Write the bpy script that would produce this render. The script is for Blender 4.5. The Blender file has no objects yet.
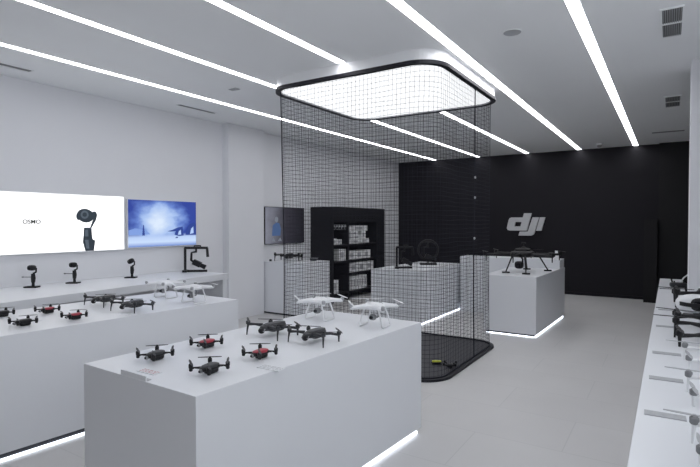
import bpy, bmesh, math, random
from mathutils import Vector, Matrix, Euler
random.seed(7)
PI = math.pi
S = bpy.context.scene
COL = S.collection
HC = 3.12          # ceiling height
XL = -5.98         # left wall
YB = 11.70         # black back wall
XR = 1.10
YF = -3.2

# ------------------------------------------------------------------ materials
def mat(name, col, rough=0.5, metal=0.0, emit=None, estr=0.0, noise=0.0, nscale=40.0, bump=0.0, spec=0.5, alpha=None, trans=0.0):
    m = bpy.data.materials.new(name); m.use_nodes = True
    nt = m.node_tree; b = nt.nodes['Principled BSDF']
    b.inputs['Base Color'].default_value = (*col, 1)
    b.inputs['Roughness'].default_value = rough
    b.inputs['Metallic'].default_value = metal
    b.inputs['Specular IOR Level'].default_value = spec
    if trans: b.inputs['Transmission Weight'].default_value = trans
    if emit:
        b.inputs['Emission Color'].default_value = (*emit, 1); b.inputs['Emission Strength'].default_value = estr
    if alpha is not None: b.inputs['Alpha'].default_value = alpha
    if noise or bump:
        tc = nt.nodes.new('ShaderNodeTexCoord'); n = nt.nodes.new('ShaderNodeTexNoise')
        n.inputs['Scale'].default_value = nscale; n.inputs['Detail'].default_value = 3
        nt.links.new(tc.outputs['Object'], n.inputs['Vector'])
        if noise:
            mx = nt.nodes.new('ShaderNodeMixRGB')
            mx.inputs[1].default_value = (*[c*(1-noise) for c in col], 1); mx.inputs[2].default_value = (*[min(1, c*(1+noise)) for c in col], 1)
            nt.links.new(n.outputs['Fac'], mx.inputs[0]); nt.links.new(mx.outputs[0], b.inputs['Base Color'])
        if bump:
            bp = nt.nodes.new('ShaderNodeBump'); bp.inputs['Strength'].default_value = bump; bp.inputs['Distance'].default_value = 0.002
            nt.links.new(n.outputs['Fac'], bp.inputs['Height']); nt.links.new(bp.outputs[0], b.inputs['Normal'])
    return m

M = {}
M['wall'] = mat('white_paint', (.76, .77, .80), .75, noise=.015, nscale=3, bump=.05)
M['front_wall'] = mat('warm_grey_paint', (.50, .45, .43), .75, noise=.02, nscale=3)
M['ceil'] = mat('ceiling_paint', (.87, .885, .895), .85, noise=.015, nscale=2)
M['black_wall'] = mat('black_wall_paint', (.0056, .0048, .0090), .55, noise=.1, nscale=2, spec=.3)
M['black_pier'] = mat('black_lacquer', (.007, .007, .009), .45, spec=.3)
M['counter'] = mat('white_laminate', (.735, .752, .785), .36, noise=.01, nscale=5)
M['plinth'] = mat('dark_plinth', (.01, .011, .018), .6)
M['led'] = mat('led_strip', (.9, .9, 1), .5, emit=(.86, .92, 1), estr=2.6)
M['strip'] = mat('strip_diffuser', (.9, .9, .9), .5, emit=(.97, .97, 1), estr=9.0)
M['panel'] = mat('light_panel', (.9, .9, .9), .5, emit=(.97, .985, 1), estr=.92)
M['black'] = mat('black_plastic', (.009, .009, .011), .45, noise=.15, nscale=60, spec=.35)
M['rim'] = mat('black_rim', (.012, .012, .018), .5, spec=.3)
M['cord'] = mat('net_cord', (.025, .026, .034), .8, spec=.1)
M['dgrey'] = mat('dark_grey_plastic', (.028, .030, .035), .42, noise=.1, nscale=60)
M['grey'] = mat('grey_plastic', (.22, .225, .235), .4, noise=.05, nscale=60)
M['lgrey'] = mat('light_grey_card', (.40, .41, .43), .5, noise=.05, nscale=30)
M['metal'] = mat('brushed_metal', (.55, .56, .58), .35, metal=.8, noise=.05, nscale=80)
M['logo'] = mat('satin_white_letter', (.55, .56, .58), .4, noise=.03, nscale=30)
M['red'] = mat('red_shell', (.36, .028, .05), .35, noise=.05, nscale=50)
M['white'] = mat('white_plastic', (.80, .81, .83), .3, noise=.01, nscale=50)
M['cream'] = mat('white_carton', (.80, .81, .82), .6, noise=.08, nscale=25)
M['shelf'] = mat('black_shelf_board', (.010, .010, .013), .5, noise=.1, nscale=20, spec=.3)
M['lens'] = mat('glass_lens', (.01, .011, .016), .08)
M['yellow'] = mat('yellow_plastic', (.62, .66, .05), .4, noise=.05, nscale=50)
M['mat'] = mat('black_mesh_mat', (.058, .058, .066), .85, noise=.35, nscale=90, bump=.5)
M['print'] = mat('picture_slate', (.045, .065, .085), .5)
M['print2'] = mat('picture_slate_light', (.16, .20, .24), .5)
M['print3'] = mat('picture_letter', (.05, .052, .056), .5)
M['slot'] = mat('vent_slot_dark', (.13, .13, .135), .7)
M['vent'] = mat('vent_blade_grey', (.33, .34, .35), .5)
M['acrylic'] = mat('frosted_acrylic', (.12, .125, .13), .25, noise=.3, nscale=60)
M['redprint'] = mat('red_print', (.45, .16, .18), .5, noise=.3, nscale=120)
M['greyprint'] = mat('grey_print', (.40, .41, .43), .5, noise=.35, nscale=70)

def floor_mat():
    m = bpy.data.materials.new('pale_floor_tile'); m.use_nodes = True; nt = m.node_tree; b = nt.nodes['Principled BSDF']
    tc = nt.nodes.new('ShaderNodeTexCoord'); br = nt.nodes.new('ShaderNodeTexBrick')
    br.inputs['Color1'].default_value = (.595, .59, .59, 1); br.inputs['Color2'].default_value = (.615, .61, .61, 1)
    br.inputs['Mortar'].default_value = (.54, .54, .54, 1); br.inputs['Scale'].default_value = 1
    br.inputs['Mortar Size'].default_value = .004; br.inputs['Brick Width'].default_value = 1.2; br.inputs['Row Height'].default_value = .6
    nt.links.new(tc.outputs['Object'], br.inputs['Vector'])
    n = nt.nodes.new('ShaderNodeTexNoise'); n.inputs['Scale'].default_value = 1.6; n.inputs['Detail'].default_value = 6
    nt.links.new(tc.outputs['Object'], n.inputs['Vector'])
    mx = nt.nodes.new('ShaderNodeMixRGB'); mx.blend_type = 'MULTIPLY'; mx.inputs[0].default_value = .12
    nt.links.new(br.outputs['Color'], mx.inputs[1]); nt.links.new(n.outputs['Fac'], mx.inputs[2])
    nt.links.new(mx.outputs[0], b.inputs['Base Color'])
    b.inputs['Roughness'].default_value = .42
    return m
M['floor'] = floor_mat()

def snow_mat():
    """a lit screen showing a snowy slope: blue sky with cloud, pale ground"""
    m = bpy.data.materials.new('snow_screen'); m.use_nodes = True; nt = m.node_tree; L = nt.links
    b = nt.nodes['Principled BSDF']; b.inputs['Base Color'].default_value = (.02, .02, .03, 1); b.inputs['Roughness'].default_value = .3
    tc = nt.nodes.new('ShaderNodeTexCoord'); sp = nt.nodes.new('ShaderNodeSeparateXYZ'); L.new(tc.outputs['Generated'], sp.inputs[0])
    # distance from a bright cloud near the middle
    mp = nt.nodes.new('ShaderNodeMapping'); mp.inputs['Location'].default_value = (0, -.42, -.52); mp.inputs['Scale'].default_value = (0, 1.25, .95)
    mp.vector_type = 'POINT'; mp.inputs['Location'].default_value = (0, -.42*1.25, -.52*.95)
    L.new(tc.outputs['Generated'], mp.inputs[0])
    ln = nt.nodes.new('ShaderNodeVectorMath'); ln.operation = 'LENGTH'; L.new(mp.outputs[0], ln.inputs[0])
    n = nt.nodes.new('ShaderNodeTexNoise'); n.inputs['Scale'].default_value = 4.5; n.inputs['Detail'].default_value = 4; L.new(tc.outputs['Generated'], n.inputs['Vector'])
    ad = nt.nodes.new('ShaderNodeMath'); ad.operation = 'MULTIPLY_ADD'; L.new(n.outputs['Fac'], ad.inputs[0]); ad.inputs[1].default_value = .55; L.new(ln.outputs['Value'], ad.inputs[2])
    r = nt.nodes.new('ShaderNodeValToRGB'); L.new(ad.outputs[0], r.inputs[0])
    e = r.color_ramp.elements; e[0].position = .26; e[0].color = (.66, .76, .90, 1); e[1].position = .86; e[1].color = (.022, .05, .30, 1)
    k = e.new(.55); k.color = (.36, .50, .80, 1)
    k = e.new(.70); k.color = (.12, .21, .56, 1)
    rg = nt.nodes.new('ShaderNodeValToRGB'); L.new(sp.outputs['Z'], rg.inputs[0])
    g = rg.color_ramp.elements; g[0].position = 0; g[0].color = (.14, .24, .58, 1); g[1].position = .25; g[1].color = (.40, .53, .82, 1)
    g2 = g.new(.1); g2.color = (.55, .68, .9, 1)
    mk = nt.nodes.new('ShaderNodeValToRGB'); L.new(sp.outputs['Z'], mk.inputs[0]); mk.color_ramp.elements[0].position = .20; mk.color_ramp.elements[1].position = .29
    mx = nt.nodes.new('ShaderNodeMixRGB'); L.new(mk.outputs[0], mx.inputs[0]); L.new(rg.outputs[0], mx.inputs[1]); L.new(r.outputs[0], mx.inputs[2])
    L.new(mx.outputs[0], b.inputs['Emission Color']); b.inputs['Emission Strength'].default_value = 1.0
    return m
M['snow'] = snow_mat()

def tv_mat():
    m = bpy.data.materials.new('dim_screen'); m.use_nodes = True; nt = m.node_tree; L = nt.links
    b = nt.nodes['Principled BSDF']; b.inputs['Base Color'].default_value = (.01, .01, .014, 1); b.inputs['Roughness'].default_value = .25
    tc = nt.nodes.new('ShaderNodeTexCoord'); sp = nt.nodes.new('ShaderNodeSeparateXYZ'); L.new(tc.outputs['Generated'], sp.inputs[0])
    r = nt.nodes.new('ShaderNodeValToRGB'); L.new(sp.outputs['Y'], r.inputs[0]); e = r.color_ramp.elements
    e[0].position = 0; e[0].color = (.26, .27, .33, 1); e[1].position = 1; e[1].color = (.012, .011, .015, 1)
    k = e.new(.5); k.color = (.045, .043, .058, 1)
    n = nt.nodes.new('ShaderNodeTexNoise'); n.inputs['Scale'].default_value = 3.5; L.new(tc.outputs['Generated'], n.inputs['Vector'])
    mx = nt.nodes.new('ShaderNodeMixRGB'); mx.blend_type = 'MULTIPLY'; mx.inputs[0].default_value = .7; L.new(r.outputs[0], mx.inputs[1]); L.new(n.outputs['Fac'], mx.inputs[2])
    L.new(mx.outputs[0], b.inputs['Emission Color']); b.inputs['Emission Strength'].default_value = 1.0
    return m
M['tv'] = tv_mat()
M['screen_white'] = mat('white_screen', (.5, .5, .5), .4, emit=(1, 1, 1), estr=1.05)
M['tvblue'] = mat('screen_blue', (.01, .01, .02), .4, emit=(.10, .18, .38), estr=.5)
M['tvpale'] = mat('screen_pale', (.01, .01, .02), .4, emit=(.33, .37, .44), estr=.45)
M['snowdark'] = mat('screen_navy', (.01, .01, .02), .4, emit=(.022, .052, .26), estr=1.0)
M['snowhaze'] = mat('screen_haze', (.01, .01, .02), .4, emit=(.20, .32, .68), estr=1.0)
M['snowpale'] = mat('screen_snow', (.01, .01, .02), .4, emit=(.42, .56, .86), estr=1.0)

# ------------------------------------------------------------------ mesh helpers
class MB:
    """collects shapes into one mesh"""
    def __init__(s): s.bm = bmesh.new()
    def box(s, x0, y0, z0, x1, y1, z1, mtx=None):
        vs = [s.bm.verts.new(Vector(p)) for p in ((x0,y0,z0),(x1,y0,z0),(x1,y1,z0),(x0,y1,z0),(x0,y0,z1),(x1,y0,z1),(x1,y1,z1),(x0,y1,z1))]
        if mtx:
            for v in vs: v.co = mtx @ v.co
        for f in ((0,3,2,1),(4,5,6,7),(0,1,5,4),(1,2,6,5),(2,3,7,6),(3,0,4,7)): s.bm.faces.new([vs[i] for i in f])
        return s
    def prism(s, pts, z0, z1):
        a = [s.bm.verts.new((p[0], p[1], z0)) for p in pts]; b = [s.bm.verts.new((p[0], p[1], z1)) for p in pts]
        n = len(pts); s.bm.faces.new(a[::-1]); s.bm.faces.new(b)
        for i in range(n): s.bm.faces.new((a[i], a[(i+1)%n], b[(i+1)%n], b[i]))
        return s
    def ring(s, outer, inner, z0, z1):
        n = len(outer); V = s.bm.verts.new
        A=[V((p[0],p[1],z0)) for p in outer]; B=[V((p[0],p[1],z1)) for p in outer]; C=[V((p[0],p[1],z0)) for p in inner]; D=[V((p[0],p[1],z1)) for p in inner]
        for i in range(n):
            j=(i+1)%n
            s.bm.faces.new((A[i],A[j],B[j],B[i])); s.bm.faces.new((C[j],C[i],D[i],D[j])); s.bm.faces.new((A[j],A[i],C[i],C[j])); s.bm.faces.new((B[i],B[j],D[j],D[i]))
        return s
    def tube(s, pts, r, n=8, cap=True):
        """tube through points, r a number or one radius per point"""
        pts = [Vector(p) for p in pts]; rs = r if isinstance(r, (list, tuple)) else [r]*len(pts)
        rows = []; up = None
        for i, p in enumerate(pts):
            t = (pts[min(i+1, len(pts)-1)] - pts[max(i-1, 0)]).normalized()
            if up is None: up = Vector((0,0,1)) if abs(t.z) < .9 else Vector((1,0,0))
            a = t.cross(up).normalized(); b = a.cross(t).normalized(); up = b
            rows.append([s.bm.verts.new(p + rs[i]*(math.cos(2*PI*k/n)*a + math.sin(2*PI*k/n)*b)) for k in range(n)])
        for u, v in zip(rows, rows[1:]):
            for k in range(n): s.bm.faces.new((u[k], u[(k+1)%n], v[(k+1)%n], v[k]))
        if cap: s.bm.faces.new(rows[0][::-1]); s.bm.faces.new(rows[-1])
        return s
    def lathe(s, prof, c=(0,0,0), n=20, axis='z', mtx=None):
        """prof: list of (radius, height)"""
        rows = []
        def P(r, h, a):
            q = Vector((r*math.cos(a), r*math.sin(a), h))
            if axis == 'x': q = Vector((q.z, q.x, q.y))
            if axis == 'y': q = Vector((q.x, q.z, -q.y))
            q = q + Vector(c)
            return mtx @ q if mtx else q
        for r, h in prof: rows.append([s.bm.verts.new(P(max(r, 1e-5), h, 2*PI*k/n)) for k in range(n)])
        for u, v in zip(rows, rows[1:]):
            for k in range(n): s.bm.faces.new((u[k], u[(k+1)%n], v[(k+1)%n], v[k]))
        s.bm.faces.new(rows[0][::-1]); s.bm.faces.new(rows[-1])
        return s
    def sup(s, c, r, e1=.6, e2=.6, nu=20, nv=12, taper=0.0, mtx=None):
        """superellipsoid; taper narrows it towards -y"""
        def pw(v, e): return math.copysign(abs(v)**e, v)
        rows = []
        for j in range(nv+1):
            v = -PI/2 + PI*j/nv
            row = []
            for i in range(nu):
                u = 2*PI*i/nu
                x = pw(math.cos(v), e1)*pw(math.cos(u), e2); y = pw(math.cos(v), e1)*pw(math.sin(u), e2); z = pw(math.sin(v), e1)
                k = 1 + taper*y
                q = Vector((c[0]+r[0]*x*k, c[1]+r[1]*y, c[2]+r[2]*z*(1+taper*.4*y)))
                row.append(s.bm.verts.new(mtx @ q if mtx else q))
            rows.append(row)
        for a, b in zip(rows, rows[1:]):
            for i in range(nu): s.bm.faces.new((a[i], a[(i+1)%nu], b[(i+1)%nu], b[i]))
        return s
    def build(s, name, m, parent=None, bevel=0, smooth=False):
        bm = s.bm
        bmesh.ops.remove_doubles(bm, verts=bm.verts, dist=1e-6)
        bmesh.ops.dissolve_degenerate(bm, edges=bm.edges, dist=1e-6)
        bmesh.ops.recalc_face_normals(bm, faces=bm.faces)
        if bevel:
            bmesh.ops.bevel(bm, geom=[e for e in bm.edges if len(e.link_faces)==2 and e.calc_face_angle(0) > .6], offset=bevel, segments=2, affect='EDGES', profile=.7)
        me = bpy.data.meshes.new(name); bm.to_mesh(me); bm.free()
        if smooth:
            for p in me.polygons: p.use_smooth = True
            try: me.set_sharp_from_angle(angle=.7)
            except Exception: pass
        o = bpy.data.objects.new(name, me); me.materials.append(m if not isinstance(m, str) else M[m]); COL.objects.link(o)
        if parent: o.parent = parent
        return o

def tag(o, label=None, cat=None, group=None, kind=None):
    if label: o['label'] = label
    if cat: o['category'] = cat
    if group: o['group'] = group
    if kind: o['kind'] = kind
    return o
def empty(name, loc=(0,0,0), label=None, cat=None, group=None, rz=0, scale=1):
    o = bpy.data.objects.new(name, None); COL.objects.link(o); o.location = loc; o.rotation_euler = (0,0,rz); o.scale = (scale,)*3
    o.empty_display_size = .05
    return tag(o, label, cat, group)
def copy_tree(o, parent=None):
    c = o.copy(); COL.objects.link(c); c.parent = parent
    for ch in list(o.children): copy_tree(ch, c)
    return c
def struct(name, mb, m, **k):
    o = mb.build(name, m, **k); o['kind'] = 'structure'; return o
def rrect(x0, y0, x1, y1, r, n=10):
    pts = []
    for cx, cy, a in ((x1-r, y1-r, 0), (x0+r, y1-r, PI/2), (x0+r, y0+r, PI), (x1-r, y0+r, 1.5*PI)):
        for k in range(n+1):
            t = a + PI/2*k/n; pts.append((cx + r*math.cos(t), cy + r*math.sin(t)))
    return pts
def curve_shape(name, loops, depth, m, parent, mtx):
    """flat outline(s) given thickness; first loop outer, others holes; mtx maps (u, v, depth) into the room"""
    cu = bpy.data.curves.new(name, 'CURVE'); cu.dimensions = '2D'; cu.fill_mode = 'BOTH'; cu.extrude = depth/2
    for lp in loops:
        sp = cu.splines.new('POLY'); sp.points.add(len(lp)-1)
        for p, q in zip(sp.points, lp): p.co = (q[0], q[1], 0, 1)
        sp.use_cyclic_u = True
    tmp = bpy.data.objects.new(name, cu); COL.objects.link(tmp)
    me = bpy.data.meshes.new_from_object(tmp.evaluated_get(bpy.context.evaluated_depsgraph_get()))
    bpy.data.objects.remove(tmp); bpy.data.curves.remove(cu)
    me.transform(mtx); me.materials.clear(); me.materials.append(M[m])
    o = bpy.data.objects.new(name, me); COL.objects.link(o)
    if parent: o.parent = parent
    return o
def text_mesh(name, body, size, depth, m, parent, mtx):
    cu = bpy.data.curves.new(name, 'FONT'); cu.body = body; cu.size = size; cu.extrude = depth/2; cu.align_x = 'CENTER'; cu.align_y = 'CENTER'; cu.offset = size*.018
    tmp = bpy.data.objects.new(name, cu); COL.objects.link(tmp)
    me = bpy.data.meshes.new_from_object(tmp.evaluated_get(bpy.context.evaluated_depsgraph_get()))
    bpy.data.objects.remove(tmp); bpy.data.curves.remove(cu)
    me.transform(mtx); me.materials.clear(); me.materials.append(M[m])
    o = bpy.data.objects.new(name, me); COL.objects.link(o)
    if parent: o.parent = parent
    return o
def onto_left(x, y, z):   # u -> +Y, v -> +Z, thickness -> +X
    return Matrix(((0,0,1,x),(1,0,0,y),(0,1,0,z),(0,0,0,1)))
def onto_back(x, y, z):   # u -> +X, v -> +Z, thickness -> -Y
    return Matrix(((1,0,0,x),(0,0,-1,y),(0,1,0,z),(0,0,0,1)))

glass = bpy.data.materials.new('added_window_glass'); glass.use_nodes = True
_n = glass.node_tree.nodes; _l = glass.node_tree.links; _n.clear()
_o = _n.new('ShaderNodeOutputMaterial'); _m = _n.new('ShaderNodeMixShader'); _t = _n.new('ShaderNodeBsdfTransparent'); _g = _n.new('ShaderNodeBsdfGlossy')
_g.inputs['Roughness'].default_value = .03; _m.inputs[0].default_value = .06
_l.new(_t.outputs[0], _m.inputs[1]); _l.new(_g.outputs[0], _m.inputs[2]); _l.new(_m.outputs[0], _o.inputs[0])
# ------------------------------------------------------------------ the room
T = .12
struct('floor', MB().box(XL-T, YF-T, -.1, XR+T, YB+T, 0), 'floor')
struct('ceiling', MB().box(XL-T, YF-T, HC, XR+T, YB+T, HC+.12), 'ceil')
struct('wall_left', MB().box(XL-T, YF-T, 0, XL, YB, HC), 'wall')
WY0, WY1, WZ0, WZ1 = -2.9, 3.6, 1.3, 2.95
struct('wall_right', MB().box(XR, YF-T, 0, XR+T, 5.86, WZ0).box(XR, YF-T, WZ1, XR+T, 5.86, HC).box(XR, YF-T, WZ0, XR+T, WY0, WZ1).box(XR, WY1, WZ0, XR+T, 5.86, WZ1), 'wall')
struct('wall_right_recess', MB().box(XR, 5.86, 0, XR+T, YB, HC), 'black_wall')
wn = empty('added_window', (XR+.06, (WY0+WY1)/2, (WZ0+WZ1)/2)); wn['kind'] = 'structure'  # unseen window, added to bring daylight from the side onto the counters
hy, hz = (WY1-WY0)/2, (WZ1-WZ0)/2
f = MB().box(-.03,-hy,-hz,.03,-hy+.05,hz).box(-.03,hy-.05,-hz,.03,hy,hz).box(-.03,-hy+.05,-hz,.03,hy-.05,-hz+.05).box(-.03,-hy+.05,hz-.05,.03,hy-.05,hz)
for k in (-1, 1): f.box(-.03, k*hy/3-.025, -hz+.05, .03, k*hy/3+.025, hz-.05)
f.build('added_window_frame', 'dgrey', wn)
MB().box(-.004,-hy+.05,-hz+.05,.004,hy-.05,hz-.05).build('glass', glass, wn)
struct('wall_front', MB().box(XL, YF-T, 0, XR, YF, HC), 'front_wall')
struct('wall_back', MB().box(XL-T, YB, 0, XR+T, YB+T, HC), 'black_wall')
struct('wall_left_pier', MB().box(XL, 5.60, 0, -5.85, 6.41, HC), 'wall')
struct('wall_right_pier', MB().box(.158, 5.86, 0, .62, 6.2, HC), 'wall')
struct('wall_back_pier', MB().box(-.195, 11.58, 0, XR, YB, HC), 'black_pier')
struct('door_1', MB().box(-.425, 11.3, 0, -.2, YB, 1.62).box(-.41, 11.285, .04, -.215, 11.3, 1.6), 'black_pier')
struct('baseboard_back', MB().box(XL, YB-.015, 0, -.43, YB, .06), 'black_wall')

# ------------------------------------------------------------------ ceiling fittings
pos = ['at the far right of the ceiling', 'beside the right edge of the hanging light canopy', 'running behind the middle of the canopy', 'passing behind the left half of the canopy', 'nearest the wall with the screens']
for (x, w), p in zip(((-.600, .043), (-1.648, .042), (-2.722, .040), (-3.845, .038), (-4.95, .037)), pos):
    e = empty('linear_ceiling_light', (x, 0, HC), 'slim white linear ceiling light, the one ' + p, 'ceiling light', 'linear ceiling lights')
    y0, y1 = .9, YB-.05
    # the canopy is hung below the lines it crosses: they stop at its edges
    spans = [(y0, y1)]
    if -3.7 < x < -1.85: spans = [(y0, 4.10), (6.07, y1)]
    for a, b in spans:
        MB().box(-w, a, -.006, w, b, -.001).build('diffuser', 'strip', e)
        MB().box(-w-.006, a-.006, -.004, -w, b+.006, 0).box(w, a-.006, -.004, w+.006, b+.006, 0).build('frame', 'wall', e)

def slot_vent(x0, y0, x1, y1, label, along):
    cx, cy = (x0+x1)/2, (y0+y1)/2; hx, hy = (x1-x0)/2, (y1-y0)/2
    e = empty('ceiling_slot_vent', (cx, cy, HC), label, 'air vent', 'slot air vents')
    MB().box(-hx, -hy, -.003, hx, hy, 0).build('backing', 'slot', e)
    f = MB(); b = .008
    f.box(-hx-b, -hy-b, -.008, -hx, hy+b, 0).box(hx, -hy-b, -.008, hx+b, hy+b, 0).box(-hx, -hy-b, -.008, hx, -hy, 0).box(-hx, hy, -.008, hx, hy+b, 0)
    f.build('frame', 'ceil', e)
    s = MB()
    if along == 'y': s.box(-.004, -hy, -.007, .004, hy, -.003)
    else: s.box(-hx, -.004, -.007, hx, .004, -.003)
    s.build('blade', 'vent', e)
slot_vent(-5.53, 4.38, -5.46, 5.0, 'grey slot vent in the ceiling, the farther along the screen wall', 'y')
slot_vent(-5.61, 1.95, -5.53, 2.6, 'grey slot vent above the left end of the white screen', 'y')
slot_vent(-.28, 10.12, .19, 10.26, 'wide dark slot vent in the ceiling close to the black wall', 'x')

def grille(x0, y0, x1, y1, label):
    cx, cy = (x0+x1)/2, (y0+y1)/2; hx, hy = (x1-x0)/2, (y1-y0)/2
    e = empty('ceiling_grille', (cx, cy, HC), label, 'air vent')
    MB().box(-hx, -hy, -.003, hx, hy, 0).build('backing', 'slot', e)
    f = MB(); b = .014
    f.box(-hx-b, -hy-b, -.012, -hx, hy+b, 0).box(hx, -hy-b, -.012, hx+b, hy+b, 0).box(-hx, -hy-b, -.012, hx, -hy, 0).box(-hx, hy, -.012, hx, hy+b, 0).box(-hx, -.012, -.012, hx, .012, 0)
    f.build('frame', 'ceil', e)
    s = MB(); n = 9
    for k in range(n):
        x = -hx + 2*hx*(k+.5)/n
        s.box(x-.003, -hy, -.010, x+.003, -.012, -.003).box(x-.003, .012, -.010, x+.003, hy, -.003)
    s.build('blade', 'vent', e)
grille(-.068, 4.36, .06, 5.0, 'large dark double ceiling grille at the top right of the picture')
grille(-.066, 7.38, .09, 8.02, 'smaller grey ceiling grille beyond the large one, by the white pier')
e = empty('ceiling_sensor', (-4.32, 4.235, HC), 'small pale rectangular sensor plate between two linear lights at left', 'sensor')
MB().box(-.06, -.035, -.008, .06, .035, 0).build('plate', 'vent', e, bevel=.003); MB().lathe([(.02,-.014),(.026,-.008)], n=14).build('eye', 'lgrey', e)
e = empty('ceiling_speaker', (-1.11, 4.21, HC), 'round grey ceiling speaker between two linear lights', 'speaker')
MB().lathe([(.074,-.006),(.08,0)], n=28).build('rim_ring', 'ceil', e); MB().lathe([(.066,-.009),(.07,-.006)], n=28).build('grille_cloth', 'lgrey', e)
e = empty('ceiling_disc', (-1.156, 9.33, HC), 'faint pale disc plate flush in the far ceiling', 'ceiling disc')
MB().lathe([(.13,-.004),(.135,0)], n=28).build('plate', 'ceil', e)
e = empty('dome_camera', (-1.19, 11.0, HC), 'small pale dome camera in front of the black wall', 'camera')
MB().lathe([(.05,-.03),(.06,0)], n=18).build('base', 'white', e); MB().sup((0,0,-.045), (.045,.045,.035), 1, 1).build('dome', 'grey', e, smooth=True)

# hanging light canopy
CX0, CY0, CX1, CY1, CZ, CR = -3.75, 4.12, -1.73, 6.12, 2.985, .30
cc = empty('light_canopy', ((CX0+CX1)/2, (CY0+CY1)/2, CZ), 'white rounded square light box with black rim hung below the ceiling', 'ceiling light')
ox, oy = cc.location.x, cc.location.y
def rr(d, n=12): return rrect(CX0-ox+d, CY0-oy+d, CX1-ox-d, CY1-oy-d, CR-d, n)
MB().ring(rr(.012), rr(.045), .03, HC-CZ).build('housing', 'white', cc)
MB().ring(rr(0), rr(.05), 0, .034).build('rim', 'rim', cc)
MB().ring(rr(.05), rr(.062), .006, .034).build('inner_trim', 'lgrey', cc)
MB().prism(rr(.06), .022, .03).build('light_panel', 'panel', cc)

# black mat and net
MX0, MY0, MX1, MY1 = -3.98, 4.42, -1.82, 6.42
mt = empty('flight_cage_mat', ((MX0+MX1)/2, (MY0+MY1)/2, 0), 'black rounded mat on the floor under the hanging net', 'floor mat')
qx, qy = mt.location.x, mt.location.y
def mr(d, n=12): return rrect(MX0-qx+d, MY0-qy+d, MX1-qx-d, MY1-qy-d, .32-d, n)
MB().prism(mr(.03), 0, .012).build('surface', 'mat', mt)
MB().ring(mr(0), mr(.03), 0, .024).build('raised_edge', 'rim', mt)

def net():
    e = empty('safety_net', (0, 0, 0), 'black square mesh safety net hanging from the light canopy to the floor mat', 'net')
    n = 24
    def loop(x0, y0, x1, y1, r): 
        pts = rrect(x0, y0, x1, y1, r, n); return pts
    top = loop(CX0+.055, CY0+.055, CX1-.055, CY1-.055, CR-.055); bot = loop(MX0+.05, MY0+.05, MX1-.05, MY1-.05, .27)
    def resample(p, m):
        L = [0]
        for a, b in zip(p, p[1:]+p[:1]): L.append(L[-1]+math.hypot(b[0]-a[0], b[1]-a[1]))
        out = []; i = 0; q = p+p[:1]
        for k in range(m):
            d = L[-1]*k/m
            while L[i+1] < d: i += 1
            t = (d-L[i])/max(1e-9, L[i+1]-L[i]); out.append((q[i][0]+(q[i+1][0]-q[i][0])*t, q[i][1]+(q[i+1][1]-q[i][1])*t))
        return out, L[-1]
    NV = 158
    tp, per = resample(top, NV); bt, _ = resample(bot, NV)
    ztop, zbot = CZ+.02, .02
    cxm, cym = (MX0+MX1)/2, (MY0+MY1)/2
    def P(i, z):
        t = (ztop-z)/(ztop-zbot)
        a, b = tp[i % NV], bt[i % NV]; x = a[0]+(b[0]-a[0])*t; y = a[1]+(b[1]-a[1])*t
        w = math.sin(PI*t)
        g = .010*w*math.sin(i*.35+4*t) + .006*w*math.sin(i*.9+2.1)
        # gathers a little inwards at mid height
        x += (cxm-x)*(.012*w) + g*.6; y += (cym-y)*(.012*w) + g*.6
        return (x, y, z)
    R = .0015
    m = MB()
    for i in range(NV):
        m.tube([P(i, ztop-(ztop-zbot)*k/14) for k in range(15)], R, 4, False)
    NH = 66
    for h in range(NH):
        z = zbot + (ztop-zbot)*(h+.5)/NH
        m.tube([P(i, z+.004*math.sin(i*.4+h)) for i in range(NV+1)], R, 4, False)
    m.build('mesh_curtain', 'cord', e)
    # seam cord where the net opens on the aisle side
    best = min(range(NV), key=lambda i: math.hypot(tp[i][0]-(CX1-.055), tp[i][1]-5.27))
    pts = [P(best, ztop-(ztop-zbot)*k/20) for k in range(21)]
    pts = [(p[0]+.006, p[1], p[2]) for p in pts]
    MB().tube(pts, .005, 6).build('seam_cord', 'cord', e)
    left = min(range(NV), key=lambda i: math.hypot(tp[i][0]-(CX0+.12), tp[i][1]-(CY0+.12)))
    MB().tube([P(left, ztop-(ztop-zbot)*k/20) for k in range(21)], .005, 6).build('edge_cord', 'cord', e)
    for z in (2.05, 1.83, 1.38):
        p = P(best, z); MB().sup((p[0]+.012, p[1], p[2]), (.010, .012, .014), .8, .8, 10, 6).build('clip', 'lgrey', e)
    MB().tube([P(i, zbot+.005) for i in range(NV+1)], .008, 6, False).build('hem', 'cord', e)
    return e
net()

# ------------------------------------------------------------------ counters
def inset(q, d):
    """shrinks a convex counter-clockwise quad by d"""
    n = len(q); out = []
    for i in range(n):
        p0, p1, p2 = Vector(q[i-1]), Vector(q[i]), Vector(q[(i+1)%n])
        a = (p1-p0).normalized(); b = (p2-p1).normalized(); na = Vector((-a.y, a.x)); nb = Vector((-b.y, b.x))
        k = (na+nb); k = k/(k.dot(na)); out.append(tuple(p1+k*d))
    return out
def counter(q, h, label, lit=(), name='display_counter', base=.040, tall=.020):
    """q footprint counter-clockwise; lit: sides (index) that carry a led strip"""
    cx = sum(p[0] for p in q)/len(q); cy = sum(p[1] for p in q)/len(q)
    e = empty(name, (cx, cy, 0), label, 'counter', 'white display counters')
    q = [(p[0]-cx, p[1]-cy) for p in q]
    MB().prism(q, base, h).build('body', 'counter', e, bevel=.003)
    pq = inset(q, .028); MB().prism(pq, 0, base).build('plinth', 'plinth', e)
    for i in lit:
        a, b = Vector(pq[i]), Vector(pq[(i+1)%len(q)]); d = (b-a).normalized(); nr = Vector((d.y, -d.x))
        a2, b2 = a+d*.01, b-d*.01
        o = nr*.018
        MB().prism([tuple(a2), tuple(a2+o), tuple(b2+o), tuple(b2)][::-1], .003, tall if nr.x > .7 else .014).build('led_strip', 'led', e)
    return e
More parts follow.
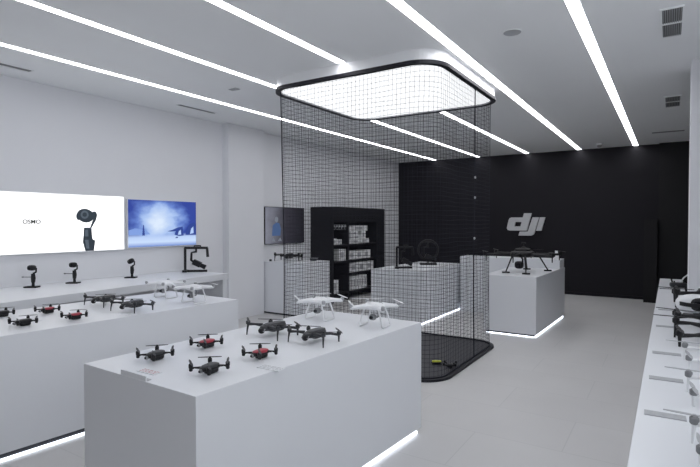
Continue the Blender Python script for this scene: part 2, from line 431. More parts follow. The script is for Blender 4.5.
FC = [(-2.558,1.430),(-1.672,1.409),(-1.535,3.376),(-2.46,3.40)]
LC = [(-4.67,1.40),(-3.63,1.38),(-3.462,3.434),(-4.50,3.47)]
counter(FC, .82, 'white box counter in the foreground carrying red and grey drones', (0,1,3))
counter(LC, .82, 'white counter left of the foreground one, in front of the gimbal ledge', (0,1), base=.055, tall=.016)
counter([(-3.99,6.86),(-3.15,6.86),(-3.14,8.70),(-3.99,8.70)], .82, 'long white counter behind the net carrying two black camera rigs', (1,))
counter([(-2.22,6.98),(-1.50,6.98),(-1.452,8.84),(-2.22,8.84)], .82, 'white counter under the large black multirotor drone', (0,1))
e = empty('reception_desk', (-2.3, 8.65, 0), 'taller white desk behind the large black drone, below the wall logo', 'desk', 'white display counters')
MB().box(-.81,-.19,0,.075,.19,.965).box(.075,-.19,.8215,.835,.19,.965).build('body', 'counter', e, bevel=.003)
counter([(-5.975,6.44),(-5.02,6.44),(-5.02,7.18),(-5.975,7.18)], .89, 'white counter under the small dark television', (), base=.03)
# gimbal ledge along the left wall
e = empty('wall_ledge', (-5.4, 3, 0), 'long white ledge below the wall screens carrying handheld gimbals', 'ledge')
MB().prism([(XL+5.403,-2.5),(-4.72+5.4,-2.5),(-5.09+5.4,1.85),(XL+5.403,1.85)], .78, .86).build('top', 'counter', e, bevel=.003)
MB().prism([(XL+5.403,1.77),(-5.10+5.4,1.77),(-5.10+5.4,1.84),(XL+5.403,1.84)], 0, .78).build('end_panel', 'counter', e, bevel=.003)
MB().prism([(XL+5.403,-2.5),(-4.8+5.4,-2.5),(-4.8+5.4,-2.43),(XL+5.403,-2.43)], 0, .78).build('end_panel', 'counter', e, bevel=.003)
# right table
e = empty('display_table', (0, 3, 0), 'long white display table along the right edge with drones and white goggles', 'table')
tq = [(-.10,-2.3),(.75,-2.3),(.75,2.82),(.145,2.82),(.145,4.75),(-.104,4.75)]
MB().prism(tq, .06, .82).build('body', 'counter', e, bevel=.003)
MB().prism([(-.06,-2.26),(.70,-2.26),(.70,2.77),(.10,2.77),(.10,4.7),(-.06,4.7)], 0, .06).build('plinth', 'plinth', e)

# ------------------------------------------------------------------ screens
def screen(y0, y1, z0, z1, label, pm, frame='white', cat='screen', name='wall_screen'):
    y0 -= .03; y1 -= .03
    cy, cz = (y0+y1)/2, (z0+z1)/2; hy, hz = (y1-y0)/2, (z1-z0)/2
    e = empty(name, (XL, cy, cz), label, cat)
    MB().box(0, -hy, -hz, .045, hy, hz).build('case', frame, e, bevel=.004)
    b = .008
    MB().box(.045, -hy+b, -hz+b, .047, hy-b, hz-b).build('display', pm, e)
    return e
s1 = screen(1.75, 3.90, 1.205, 1.893, 'bright white wall screen showing a handheld gimbal camera', 'screen_white')
cy, cz = (1.75+3.90)/2, (1.205+1.893)/2
def pic(e, loops, m, d, name='picture'): return curve_shape(name, loops, .002, m, e, onto_left(.048+d, 0, 0))
def circ(cx, cy, rx, ry, n=20, a=0): return [(cx+rx*math.cos(2*PI*k/n)*math.cos(a)-ry*math.sin(2*PI*k/n)*math.sin(a), cy+rx*math.cos(2*PI*k/n)*math.sin(a)+ry*math.sin(2*PI*k/n)*math.cos(a)) for k in range(n)]
Y0 = 3.43 - cy; Z0 = 1.213 - cz
def gp(pts): return [(Y0+(x-205)*.00187, Z0+(410-y)*.0019) for x, y in pts]
pic(s1, [gp([(180,410),(236,410),(246,346),(228,336),(226,318),(168,318),(166,338),(164,352)])], 'print', 0)
pic(s1, [gp([(172,262),(221,262),(225,322),(168,322)])], 'print', .001)
pic(s1, [gp([(178,275),(198,275),(200,318),(178,318)])], 'print2', .002)
pic(s1, [gp([(176,340),(200,340),(204,395),(186,395)])], 'print2', .002)
pic(s1, [gp([(212,262),(222,262),(252,212),(260,180),(250,158),(228,160),(236,200)])], 'print', .003)
pic(s1, [gp(circ(182,186,56,43,28,.18))], 'print', .004)
pic(s1, [gp(circ(136,190,14,24,20))], 'print', .005)
pic(s1, [gp(circ(176,180,26,26,24))], 'print2', .005)
pic(s1, [gp(circ(176,180,14,14,20))], 'print', .006)
text_mesh('caption', 'OSMO', .066, .002, 'print3', s1, onto_left(.05, 2.785-cy, 1.562-cz))
s2 = screen(3.945, 5.065, 1.222, 1.866, 'blue wall screen showing a snowy slope', 'snow')
def q(u, v): return (-.56+1.12*u, -.322+.644*v)
def tree(u, v0, v1, w):
    n = 6; L = []; R_ = []
    for k in range(n):
        t = k/n; ww = w*(1-t*.8)
        L += [q(u-ww, v0+(v1-v0)*t), q(u-ww*.55, v0+(v1-v0)*(t+.9/n))]; R_ += [q(u+ww, v0+(v1-v0)*t), q(u+ww*.55, v0+(v1-v0)*(t+.9/n))]
    return L + [q(u, v1)] + R_[::-1]
pic(s2, [[q(.01,.26),q(.01,.36),q(.10,.40),q(.24,.36),q(.30,.27)]], 'snowhaze', 0)
pic(s2, [tree(.205,.25,.47,.022)], 'snowdark', .001)
pic(s2, [[q(.54,.33),q(.62,.36),q(.70,.41),q(.775,.43),q(.79,.23),q(.72,.22),q(.65,.25),q(.67,.33),q(.60,.32)]], 'snowdark', 0)
pic(s2, [[q(.70,.25),q(.715,.33),q(.745,.36),q(.75,.25)]], 'snowpale', .001)
pic(s2, [[q(.82,.24),q(.84,.38),q(.89,.49),q(.95,.52),q(.992,.50),q(.992,.24)]], 'snowdark', 0)
pic(s2, [[q(.89,.26),q(.91,.38),q(.945,.43),q(.95,.28)]], 'snowpale', .001)
pic(s2, [[q(.66,.175),q(.675,.205),q(.70,.205),q(.70,.175)]], 'snowdark', 0)
s3 = screen(6.56, 7.67, 1.175, 1.838, 'small dark television with a blue figure, beyond the white pier', 'tv', 'black', 'television', 'television')
def q3(u, v): return (-.555+1.11*u, -.33+.66*v)
pic(s3, [[q3(.16,.22),q3(.18,.50),q3(.26,.58),q3(.34,.56),q3(.38,.40),q3(.36,.22)]], 'tvblue', 0)
pic(s3, [circ(*q3(.27,.66), .045, .05)], 'tvpale', .001)
pic(s3, [[q3(.16,.08),q3(.2,.16),q3(.24,.06)]], 'tvpale', .001)
pic(s3, [[q3(.3,.08),q3(.36,.17),q3(.4,.07)]], 'tvpale', .001)

# wall logo
lg = empty('wall_logo', (-2.75, YB, 1.52), 'white three-letter logo in slanted letters on the black wall', 'wall sign')
k = .834/253.0
def lp(pts): return [((x-310)*k, -(y-87)*k*1.06) for x, y in pts]
def lmesh(name, loops): return curve_shape(name, [lp(l) for l in loops], .05, 'logo', lg, onto_back(0, -.03, 0))
lmesh('letter', [[(216,42),(292,42),(300,15),(349,15),(320,128),(206,128),(190,124),(184,112),(196,60),(203,47)], [(243,72),(285,72),(276,100),(236,100)]])
lmesh('letter', [[(356,42),(398,42),(370,142),(362,154),(346,160),(264,160),(272,134),(326,133)]])
lmesh('letter', [[(404,42),(438,42),(414,128),(380,128)]])

# ------------------------------------------------------------------ drones
def motors_props(e, spots, r, h, blen, ang, mm, pm, bw=.010):
    for (x, y, z), a in zip(spots, ang):
        mo = MB().lathe([(r*.8, 0), (r, h*.15), (r, h*.8), (r*.6, h)], (x, y, z), 14).build('motor', mm, e, smooth=True)
        b = MB(); zt = z+h
        b.lathe([(r*.45, 0), (r*.4, .006)], (x, y, zt), 10)
        for s in (1, -1):
            d = Vector((math.cos(a)*s, math.sin(a)*s)); nrm = Vector((-d.y, d.x))
            pts = [(x+nrm.x*w+d.x*t, y+nrm.y*w+d.y*t) for t, w in ((0,-bw*.3),(blen*.25,-bw*.6),(blen*.7,-bw*.45),(blen,-bw*.1),(blen,bw*.2),(blen*.6,bw*.55),(blen*.2,bw*.6),(0,bw*.3))]
            b.prism(pts, zt+.002, zt+.0045)
        b.build('propeller', pm, mo)

def mini_drone(loc, shell, label, group, rz=0.0):
    e = empty('mini_drone', (*loc, .82), label, 'drone', group, rz)
    m = MB().sup((0,0,.030), (.026,.056,.013), .6, .65, taper=.1); m.sup((0,.012,.014), (.022,.036,.013), .45, .55)
    m.build('body', 'black', e, smooth=True)
    MB().sup((0,.004,.038), (.027,.050,.010), .6, .7, taper=.08).build('shell', shell, e, smooth=True)
    sp = [(sx*.061, sy*.061, .032) for sx in (-1,1) for sy in (-1,1)]
    for x, y, z in sp:
        MB().tube([(x*.35, y*.55, .034), (x*.75, y*.85, .035), (x, y, .031)], [.007,.0045,.007], 8).build('arm', 'black', e, smooth=True)
        MB().lathe([(.007,.0),(.009,.004),(.009,.016)], (x, y, .018), 10).build('foot', 'black', e)
    va = math.atan2(-loc[1], -loc[0]) - rz   # blades left along or across the aisle
    motors_props(e, sp, .0105, .024, .058, [va+.15, va+1.45, va+.1, va-.1], 'black', 'black')
    cm = MB().sup((0,-.054,.025), (.011,.010,.010), .8, .8).build('camera', 'grey', e, smooth=True)
    MB().sup((0,-.0645,.025), (.006,.004,.006), 1, 1).build('lens', 'lens', cm)
    return e

def folding_drone(loc, shell, label, group, rz=0.0, scale=1.0, armm='dgrey', motm='dgrey', z=.82, cat='drone', spread=0.0):
    e = empty('folding_drone', (*loc, z), label, cat, group, rz, scale)
    m = MB().sup((0,0,.058), (.038,.100,.022), .6, .55, taper=.12); m.sup((0,.03,.044), (.032,.06,.020), .5, .5)
    m.build('body', armm, e, smooth=True)
    m = MB().sup((0,.012,.074), (.032,.085,.010), .5, .55, taper=.12); m.build('top_shell', shell, e, smooth=True)
    fr = [(sx*.140, -.088, .068) for sx in (-1,1)]; re = [(sx*.128, .098, .045) for sx in (-1,1)]
    for x, y, zz in fr:
        MB().tube([(x*.26,-.055,.070),(x*.6,-.078,.074),(x,y,.070)], [.012,.0075,.010], 10).build('arm', armm, e, smooth=True)
        MB().tube([(x,y,.070),(x*1.02,y-.006,.03),(x*1.03,y-.008,.0)], [.008,.005,.004], 8).build('leg', armm, e, smooth=True)
    for x, y, zz in re:
        MB().tube([(x*.26,.045,.052),(x*.6,.078,.050),(x,y,.047)], [.012,.0075,.010], 10).build('arm', armm, e, smooth=True)
        MB().tube([(x,y,.047),(x,y,.0)], [.008,.005], 8).build('leg', armm, e, smooth=True)
    va = math.atan2(-loc[1], -loc[0]) - rz
    motors_props(e, fr+re, .0145, .026, .088, [va+.1, va+1.6, va+1.3, va+.2], motm, 'black' if shell != 'white' else 'lgrey', .013)
    cm = MB().sup((0,-.098,.044), (.019,.017,.017), .8, .8).build('camera', 'black', e, smooth=True)
    MB().sup((0,-.116,.044), (.009,.004,.009), 1, 1).build('lens', 'lens', cm)
    MB().tube([(-.024,-.09,.058),(-.026,-.10,.044),(.026,-.10,.044),(.024,-.09,.058)], .004, 6).build('gimbal_bracket', 'grey', e)
    return e

def leg_drone(loc, label, group, rz=0.0, z=.82, scale=1.0):
    """white quadcopter on tall skids"""
    e = empty('quadcopter', (*loc, z), label, 'drone', group, rz, scale)
    m = MB().sup((0,0,.140), (.072,.078,.022), .8, .8); m.sup((0,.0,.150), (.046,.06,.020), .8, .8)
    m.build('body', 'white', e, smooth=True)
    sp = [(sx*.124, sy*.124, .140) for sx in (-1,1) for sy in (-1,1)]
    for x, y, zz in sp:
        MB().tube([(x*.30,y*.30,.145),(x*.62,y*.62,.143),(x,y,.138)], [.024,.016,.013], 12).build('arm', 'white', e, smooth=True)
    va = math.atan2(-loc[1], -loc[0]) - rz
    motors_props(e, sp, .0135, .028, .118, [va+.2, va+1.5, va+1.75, va+.3], 'lgrey', 'white', .014)
    for s in (-1, 1):
        g = MB()
        g.tube([(s*.055,-.055,.125),(s*.075,-.06,.07),(s*.088,-.066,.012),(s*.088,-.05,.007),(s*.088,.05,.007),(s*.088,.066,.012),(s*.075,.06,.07),(s*.055,.055,.125)], .0065, 8)
        g.build('landing_skid', 'white', e, smooth=True)
    cm = MB().sup((0,-.03,.070), (.024,.026,.022), .8, .8).build('camera', 'grey', e, smooth=True)
    MB().lathe([(.012,-.01),(.013,.004)], (0,-.055,.070), 14, 'y').build('lens', 'lens', cm)
    MB().tube([(0,.02,.118),(0.02,.02,.10),(.034,.0,.075),(.026,-.02,.07)], .006, 8).build('gimbal_arm', 'grey', e, smooth=True)
    return e

g1 = 'drones on the foreground counter'
mini_drone((-2.30,1.672), 'dgrey', 'small grey drone nearest the front left corner of the foreground counter', g1, .06)
mini_drone((-2.277,2.0), 'red', 'small red drone on the foreground counter, the one farther left', g1, -.03)
mini_drone((-1.872,1.662), 'dgrey', 'small dark grey drone in front of two red drones on the foreground counter', g1, .03)
mini_drone((-1.855,1.997), 'red', 'small red drone nearest the aisle edge of the foreground counter', g1, -.05)
folding_drone((-2.17,2.46), 'dgrey', 'dark grey folding drone behind the red drones, the left one of its pair', g1, -.10)
folding_drone((-1.83,2.455), 'dgrey', 'dark grey folding drone behind the red drones, the right one nearer the aisle', g1, -.02, .93, armm='dgrey')
leg_drone((-2.23,3.06), 'white legged quadcopter in front of the black shelf unit, on the foreground counter', g1, .0)
leg_drone((-1.75,3.06), 'white legged quadcopter at the far aisle corner of the foreground counter', g1, .05)
g2 = 'drones on the left counter'
mini_drone((-4.37,1.80), 'black', 'small black drone cut off by the left edge of the picture', g2, .02)
mini_drone((-3.86,1.727), 'black', 'small black drone at the front of the left counter', g2, .0)
mini_drone((-4.235,2.075), 'red', 'small red drone on the left counter, on the side of the wall screens', g2, .05)
mini_drone((-3.79,2.05), 'red', 'small red drone on the left counter, on the aisle side', g2, -.04)
folding_drone((-4.24,2.56), 'dgrey', 'dark folding drone on the left counter, on the side of the gimbal ledge', g2, .02)
folding_drone((-3.765,2.52), 'dgrey', 'dark folding drone on the left counter, on the aisle side', g2, .08)
leg_drone((-4.15,3.14), 'white legged quadcopter on the left counter, half hidden on the ledge side', g2, .0)
leg_drone((-3.66,3.07), 'white legged quadcopter at the far end of the left counter, on the aisle side', g2, .0)

# label cards lying on the counters
def card(loc, rz, w, d, label, group, pm='greyprint', z=.82):
    e = empty('information_card', (*loc, z), label, 'card', group, rz)
    MB().box(-w/2, -d/2, 0, w/2, d/2, .004).build('plate', 'acrylic' if pm == 'dark' else 'lgrey' if pm == 'grey' else 'counter', e)
    m = MB()
    for j in range(3):
        y = d*(.28-.28*j); x = -w*.42; 
        while x < w*.42:
            l = random.uniform(.012, .03); m.box(x, y-d*.05, .004, min(w*.45, x+l), y+d*.05, .0045); x += l+.006
    m.build('text_lines', 'greyprint' if pm != 'red' else 'redprint', e)
    return e
g3 = 'flat information cards on the counters'
card((-2.14,1.52), .02, .13, .05, 'flat card with reddish print in front of the grey drone on the foreground counter', g3, 'red')
card((-1.68,1.89), .02, .14, .06, 'flat card with faint grey print in front of the red drone by the aisle', g3)
card((-4.02,1.86), .0, .16, .06, 'pale card with faint print among the small drones on the left counter', g3)
card((-3.66,2.42), .0, .14, .06, 'pale card in front of the folding drones on the left counter', g3)
for y, nm in ((2.225,'nearest the camera'), (2.745,'second from the camera'), (3.29,'third from the camera'), (4.15,'beside the black drone'), (4.95,'beside the white goggles')):
    card((-.008, y), .04, .135, .052, 'narrow grey card on the right table, ' + nm, 'grey cards on the right table', 'grey')
# tag holder hooked on the front edge
card((-.02, 6.55), .04, .14, .05, 'dark grey card at the far end of the right table', 'grey cards on the right table', 'dark')
# holder
e = empty('edge_tag_holder', (-2.125, 1.4215, .82), 'small upright tag holder on the front edge of the foreground counter', 'tag holder', None, -.024)
MB().box(-.10, .0, 0, .10, .006, .024).build('face', 'counter', e, bevel=.001)
MB().box(-.10, .006, .0, .10, .03, .003).build('clip', 'lgrey', e)

# right table: white and black drones with motors reaching into the picture
g4 = 'drones on the right table'
for y, nm in ((1.90,'nearest the camera'), (2.50,'second from the camera'), (3.10,'third, next to the black drone')):
    folding_drone((.215, y), 'white', 'white folding drone on the right table, ' + nm, g4, PI+.0, 1.0, 'white', 'grey')
folding_drone((.235, 3.66), 'dgrey', 'black folding drone on the right table, just in front of the goggles', g4, PI, 1.4, 'black', 'black')
folding_drone((.24, 4.16), 'black', 'black folding drone on the right table, beside the goggles', g4, .1, 1.45, 'black', 'black')
folding_drone((.285, 5.34), 'dgrey', 'large black folding drone on the right table, by the white pier', g4, .1, 1.75, 'black', 'black')
# goggles
e = empty('video_goggles', (.19, 4.74, .82), 'white oval video goggles with dark eyepieces on the right table', 'goggles', None, .1)
def ell(rx, ry, n=32): return [(rx*math.cos(2*PI*k/n), ry*math.sin(2*PI*k/n)) for k in range(n)]
MB().sup((0,0,.098), (.150,.062,.076), .85, .9).build('shell', 'white', e, smooth=True)
pad = MB().sup((.025,-.038,.098), (.088,.035,.054), .75, .7).build('face_pad', 'black', e, smooth=True)
for k in (-1, 1): MB().lathe([(.028,-.006),(.030,.004),(.022,.008)], (.025+k*.040,-.076,.098), 18, 'y').build('eyepiece', 'lens', pad)
MB().ring(ell(.130,.13), ell(.118,.118), .085, .115).build('headband', 'black', e, smooth=True)
MB().box(-.09,-.05,0,.09,.06,.012).tube([(0,0,.01),(0,0,.04)], .03, 12).build('stand', 'black', e, bevel=.003)
# hand controller with antenna at the far end
e = empty('remote_controller', (.09, 6.75, .82), 'grey remote controller with a pale antenna at the far end of the right table', 'remote controller', None, .2)
MB().sup((0,0,.03), (.085,.05,.028), .4, .4).build('body', 'dgrey', e, smooth=True)
MB().tube([(.02,.04,.045),(.06,.05,.11),(.13,.06,.17)], .008, 8).build('antenna', 'white', e)
MB().tube([(-.05,.04,.045),(-.06,.06,.09)], .008, 8).build('antenna', 'black', e)
for s in (-1, 1): MB().lathe([(.012,0),(.006,.004),(.008,.02)], (s*.045,-.012,.055), 10).build('stick', 'black', e)

# large multirotor on its counter
def multirotor(loc, label):
    e = empty('multirotor_drone', (*loc, .82), label, 'drone', None, 0)
    m = MB().sup((0,0,.265), (.16,.19,.05), .5, .55); m.sup((0,.02,.32), (.11,.13,.035), .6, .6); m.build('body', 'black', e, smooth=True)
    sp = []; ang = []
    for i in range(6):
        a = PI/6 + i*PI/3; x, y = .56*math.cos(a), .56*math.sin(a)
        MB().tube([(.12*math.cos(a), .12*math.sin(a), .265), (x, y, .26)], [.02,.018], 10).build('arm', 'black', e, smooth=True)
        MB().tube([(x*.97,y*.97,.26),(x*.97,y*.97,.17)], [.010,.007], 8).build('arm_stub', 'black', e)
        sp.append((x, y, .255)); ang.append(a+PI/2+.5*(i%3))
    motors_props(e, sp, .028, .05, .20, ang, 'black', 'black', .03)
    for x, y in ((-.15,-.36),(.15,-.42),(.31,.26),(-.02,.36)):
        lg_ = MB().tube([(x*.62,y*.62,.25),(x,y,.02)], [.012,.009], 10).build('leg', 'black', e, smooth=True)
        MB().tube([(x-.05,y-.02,.012),(x+.05,y+.02,.012)], .012, 10).build('foot', 'black', lg_)
    g = MB().tube([(0,-.15,.25),(.05,-.2,.2),(.05,-.2,.12)], .014, 8); g.build('gimbal_arm', 'black', e)
    cm = MB().sup((0,-.2,.115), (.06,.065,.055), .6, .6).build('camera', 'black', e, smooth=True)
    MB().lathe([(.03,-.02),(.032,.02)], (0,-.265,.11), 16, 'y').build('lens', 'lens', cm)
    m = MB(); m.lathe([(.03,0),(.04,.015),(.01,.03)], (0,.06,.345), 14); m.tube([(0,.06,.36),(0,.06,.42)], .008, 8); m.lathe([(.035,0),(.03,.02)], (0,.06,.42), 14)
    m.build('antenna', 'black', e)
    return e
multirotor((-1.86,7.72), 'large black multirotor drone on landing legs, below the wall logo')
# controller on the desk end
e = empty('remote_controller', (-1.545, 8.62, .965), 'small white remote controller standing on the right end of the tall desk', 'remote controller', None, .3)
MB().sup((0,0,.035), (.05,.03,.035), .5, .5).build('body', 'white', e, smooth=True)
for s in (-1, 1): MB().tube([(s*.04,0,.05),(s*.062,0,.10)], .009, 8).build('antenna', 'white', e)
MB().box(-.022,-.006,.07,.022,.006,.14).build('screen', 'white', e, bevel=.003)

# drone, controller and puck on the counter below the television
folding_drone((-5.62,6.80), 'black', 'black folding drone on the counter below the small television', None, .4, 1.5, 'black', 'black', .89)
e = empty('remote_controller', (-5.22,6.98,.89), 'dark remote controller with a pale top beside the black shelf unit', 'remote controller', None, .3)
MB().sup((0,0,.025), (.06,.04,.022), .4, .4).build('body', 'dgrey', e, smooth=True); MB().box(-.075,-.02,.045,.075,.03,.053).build('screen', 'lgrey', e)
e = empty('spare_lens', (-5.80,6.52,.89), 'tiny dark lens standing at the left end of the television counter', 'lens')
MB().lathe([(.022,0),(.024,.03),(.018,.034)], n=14).build('barrel', 'dgrey', e); MB().lathe([(.016,.034),(.014,.037)], n=14).build('glass', 'lens', e)

# little aircraft on the mat
e = empty('toy_drone', (-2.12,5.06,.012), 'yellow and black drone lying on the black mat', 'drone', None, .55, .68)
MB().sup((0,0,.050), (.075,.028,.016), .5, .5).build('shell', 'yellow', e, smooth=True); MB().sup((0,0,.026), (.07,.032,.022), .5, .5).build('body', 'black', e, smooth=True)
for sx in (-1,1):
    for sy in (-1,1): MB().tube([(sx*.04,sy*.02,.02),(sx*.07,sy*.06,.018)], .008, 6).build('arm', 'black', e)
e = empty('toy_drone', (-1.955,5.03,.012), 'small all-black drone on the mat beside the yellow one', 'drone', None, .3)
MB().sup((0,0,.026), (.03,.05,.02), .5, .5).build('body', 'black', e, smooth=True)
for sx in (-1,1):
    for sy in (-1,1):
        MB().tube([(sx*.02,sy*.03,.03),(sx*.06,sy*.055,.04)], .008, 6).build('arm', 'black', e); MB().lathe([(.012,0),(.012,.025)], (sx*.06,sy*.055,.035), 10).build('motor', 'black', e)

# ------------------------------------------------------------------ handheld gimbals on the ledge
def handheld(loc, label, rz, phone=True, tilt=0.0):
    e = empty('handheld_gimbal', (*loc, .86), label, 'handheld gimbal', 'handheld gimbals on the ledge', rz, 1.1)
    MB().box(-.06,-.04,0,.06,.04,.014).build('stand_base', 'black', e, bevel=.003)
    MB().tube([(.012,0,.014),(.012,0,.07)], [.014,.012], 12).build('stand_post', 'black', e)
    MB().tube([(.012,0,.05),(.014,0,.09),(.012,0,.135)], [.017,.021,.017], 14).build('handle', 'black', e, smooth=True)
    MB().tube([(.012,0,.135),(.035,.01,.150),(.036,.012,.185),(.012,.012,.20)], [.010,.008,.008,.009], 8).build('gimbal_arm', 'black', e, smooth=True)
    h = Matrix.Translation((.0,0,.192)) @ Matrix.Rotation(tilt, 4, 'Y')
    cm = MB().sup((0,0,0), (.038,.030,.027), .7, .7, mtx=h).build('camera', 'black', e, smooth=True)
    MB().lathe([(.013,-.012),(.015,.01)], (-.008,-.028,0), 12, 'y', mtx=h).build('lens', 'lens', cm)
    if phone: MB().box(-.085,-.004,.098,.0,.004,.106).sup((-.085,0,.102),(.012,.006,.007),.6,.6,8,6).build('phone_holder', 'grey', e)
    return e
aim = math.radians(35)
handheld((-5.74,2.66), 'black handheld gimbal on the ledge with a flat head, farthest left under the white screen', aim)
handheld((-5.74,3.10), 'black handheld gimbal on the ledge, second from the left under the white screen', aim)
handheld((-5.70,3.80), 'black handheld gimbal with tilted head below the gap between the two bright screens', aim, False, -.5)

def frame_gimbal(loc, z, label, w, h, rz, ring=False):
    e = empty('camera_stabilizer', (*loc, z), label, 'camera stabilizer', 'large camera stabilizers', rz)
    b = .018
    if not ring:
        MB().tube([(-w/2,0,.01),(-w/2,0,h)], b, 10).build('side_post', 'black', e)
        MB().tube([(w/2,0,h),(w/2+.01,0,h*.62)], [b,b*1.1], 10).build('side_grip', 'black', e)
        MB().tube([(-w/2-.01,0,h),(w/2+.01,0,h)], b, 10).build('top_bar', 'black', e)
        MB().tube([(-w/2-.02,0,.016),(w/2,0,.016)], .016, 10).build('bottom_rail', 'black', e)
        MB().box(-w/2-.03,-.07,0,-w/2+.03,.07,.03).build('foot', 'black', e, bevel=.003)
        MB().tube([(-w*.1,0,h),(-w*.08,0,h+.03),(w*.2,0,h+.03),(w*.22,0,h)], .011, 8).build('top_handle', 'black', e)
    else:
        pts = [(w/2*math.cos(a), 0, .06+h/2+ (h/2-.03)*math.sin(a)) for a in [2*PI*k/36 for k in range(37)]]
        MB().tube(pts, b, 8, False).build('ring_grip', 'black', e, smooth=True)
        MB().box(-.14,-.09,0,.14,.09,.03).tube([(0,0,.03),(0,0,.10)], .015, 8).build('foot', 'black', e)
        MB().tube([(-w*.3,0,h),(w*.3,0,h)], .011, 8).build('top_handle', 'black', e)
    top = h if not ring else h*.95
    MB().tube([(0,0,top),(0,0,top*.84),(-w*.22,.02,top*.80),(-w*.24,.02,top*.5),(-w*.1,.03,top*.36)], [.014,.018,.015,.018,.014], 8).build('gimbal_arm', 'black', e, smooth=True)
    m = Matrix.Translation((w*.06,0,top*.34)) @ Matrix.Rotation(.45, 4, 'Y')
    cm = MB().box(-w*.22,-.045,-.035,w*.16,.045,.04, mtx=m).build('camera', 'black', e, bevel=.005)
    MB().lathe([(.030,0),(.034,.07),(.028,.075)], (w*.16,0,0), 14, 'x', mtx=m).build('lens', 'lens', cm)
    return e
frame_gimbal((-5.62,4.76), .86, 'black square frame camera stabilizer standing at the far end of the ledge', .30, .34, math.radians(40))
frame_gimbal((-3.58,7.22), .82, 'black square frame camera stabilizer behind the net on the long counter', .25, .34, math.radians(30))
frame_gimbal((-3.57,8.12), .82, 'black ring grip camera stabilizer behind the net on the long counter', .34, .40, math.radians(30), True)

# ------------------------------------------------------------------ black shelf unit and its goods
SX0, SX1, SY0, SY1, SH = XL+.005, -5.45, 7.90, 9.97, 1.865
e = empty('shelf_unit', (SX0, SY0, 0), 'tall black shelf unit against the left wall, seen through the net', 'shelf unit')
dx, dy = SX1-SX0, SY1-SY0
MB().box(0,0,0,dx,.04,SH).build('side_panel', 'shelf', e); MB().box(0,dy-.04,0,dx,dy,SH).build('side_panel', 'shelf', e)
MB().box(0,.04,0,.02,dy-.04,SH).build('back_panel', 'shelf', e); MB().box(0.02,.04,SH-.30,dx,dy-.04,SH).build('top_panel', 'shelf', e)
MB().box(.02,.56,.0,dx-.01,.60,SH-.3).build('divider', 'shelf', e); MB().box(.02,1.70,0,dx-.005,dy-.04,SH-.3).build('door', 'shelf', e)
for z in (1.125, .80, .535, .17):
    MB().box(.02,.60,z-.03,dx-.005,1.70,z).build('shelf', 'shelf', e)
for z in (1.125, .80, .17):
    MB().box(.02,.04,z-.03,dx-.005,.56,z).build('shelf', 'shelf', e)
gs = 'white cartons on the black shelves'
def carton(y0, y1, z0, z1, label, depth=.2, m='cream', x1=None):
    x1 = -5.49 if x1 is None else x1
    b = empty('carton', ((2*x1-depth)/2, (y0+y1)/2, z0), label, 'carton', gs)
    hy, h = (y1-y0)/2, z1-z0
    bx_ = MB().box(-depth/2,-hy,0,depth/2,hy,h).build('box', m, b, bevel=.002)
    MB().box(depth/2,-hy*.7,h*.25,depth/2+.001,hy*.3,h*.75).build('printed_panel', 'greyprint', bx_)
Z = 1.125
carton(7.96,8.10,Z,Z+.12,'small white carton on the upper left shelf, nearer end'); carton(8.12,8.27,Z,Z+.10,'small white carton on the upper left shelf beside the nearer one')
carton(8.52,8.66,Z,Z+.34,'tall white carton at the near end of the upper right shelf')
carton(8.68,8.98,Z,Z+.09,'low white carton at the bottom of the upper right stack')
carton(8.72,9.00,Z+.092,Z+.17,'flat white carton in the middle of the upper right stack'); carton(8.68,9.28,Z+.262,Z+.37,'long white carton on top of the upper right stack')
carton(8.70,8.88,Z+.172,Z+.26,'small carton holding up the long one in the upper right stack'); carton(9.02,9.34,Z,Z+.10,'white carton at the far end of the upper right shelf')
carton(9.05,9.20,Z+.102,Z+.26,'upright carton at the far end below the long one')
carton(8.19,8.42,.80,1.03,'white upright carton on the middle left shelf')
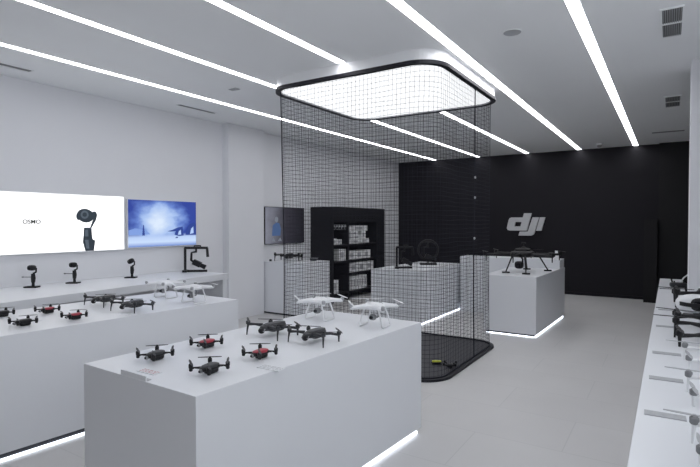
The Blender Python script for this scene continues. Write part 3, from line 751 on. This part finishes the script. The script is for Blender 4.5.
for i, (a, b, nm) in enumerate(((8.53,8.80,'near end'),(8.82,9.10,'middle'),(9.12,9.40,'far end'))):
    carton(a,b,.80,.975,'white carton in the row on the second right shelf, ' + nm)
for i, (a, b, nm) in enumerate(((8.60,8.90,'near end'),(8.92,9.21,'middle'),(9.23,9.53,'far end'))):
    carton(a,b,.535,.73,'white carton in the row on the third right shelf, ' + nm)
for i, nm in enumerate(('nearest','second','third','fourth','fifth','farthest')):
    carton(8.61+.108*i, 8.61+.108*i+.10, .17, .46-.006*(i%3), 'upright white carton in the row on the lowest right shelf, ' + nm + ' one')
carton(7.95,8.16,.17,.43,'white carton on the lowest left shelf')
nth = ('nearest','second nearest','middle','second farthest','farthest')
for i in range(5):
    y = 7.965+.1*i
    b = empty('hanging_pack', (-5.47, y, 1.42), 'small accessory pack hanging in the shelf unit, %s of five' % nth[i], 'accessory pack', 'accessory packs hanging in the shelf unit')
    MB().box(-.006,-.03,0,.006,.03,.085).build('card', 'lgrey', b); MB().box(.006,-.018,.012,.016,.018,.05).build('accessory', 'black', b)
    MB().tube([(-.48,0,.10),(.012,0,.10)], .003, 6).box(-.004,-.006,.08,.0,.006,.108).build('hook', 'metal', b)

# ------------------------------------------------------------------ world, camera
w = bpy.data.worlds.new('World'); S.world = w; w.use_nodes = True
w.node_tree.nodes['Background'].inputs[0].default_value = (.91,.95,1,1); w.node_tree.nodes['Background'].inputs[1].default_value = 2.0

cam = bpy.data.cameras.new('camera'); co = bpy.data.objects.new('camera', cam); COL.objects.link(co)
cam.sensor_width = 36; cam.lens = 36*500/700; cam.clip_start = .02
pitch = math.atan(10.5/500); yaw = math.atan(320/math.hypot(500, 10.5))
co.location = (0, 0, 1.55); co.rotation_euler = (PI/2-pitch, 0, yaw)
S.camera = co
S.view_settings.view_transform = 'Standard'; S.view_settings.look = 'None'; S.view_settings.gamma = 1; S.view_settings.exposure = 0.11
S.view_settings.use_curve_mapping = False
S.cycles.max_bounces = 10; S.cycles.diffuse_bounces = 6
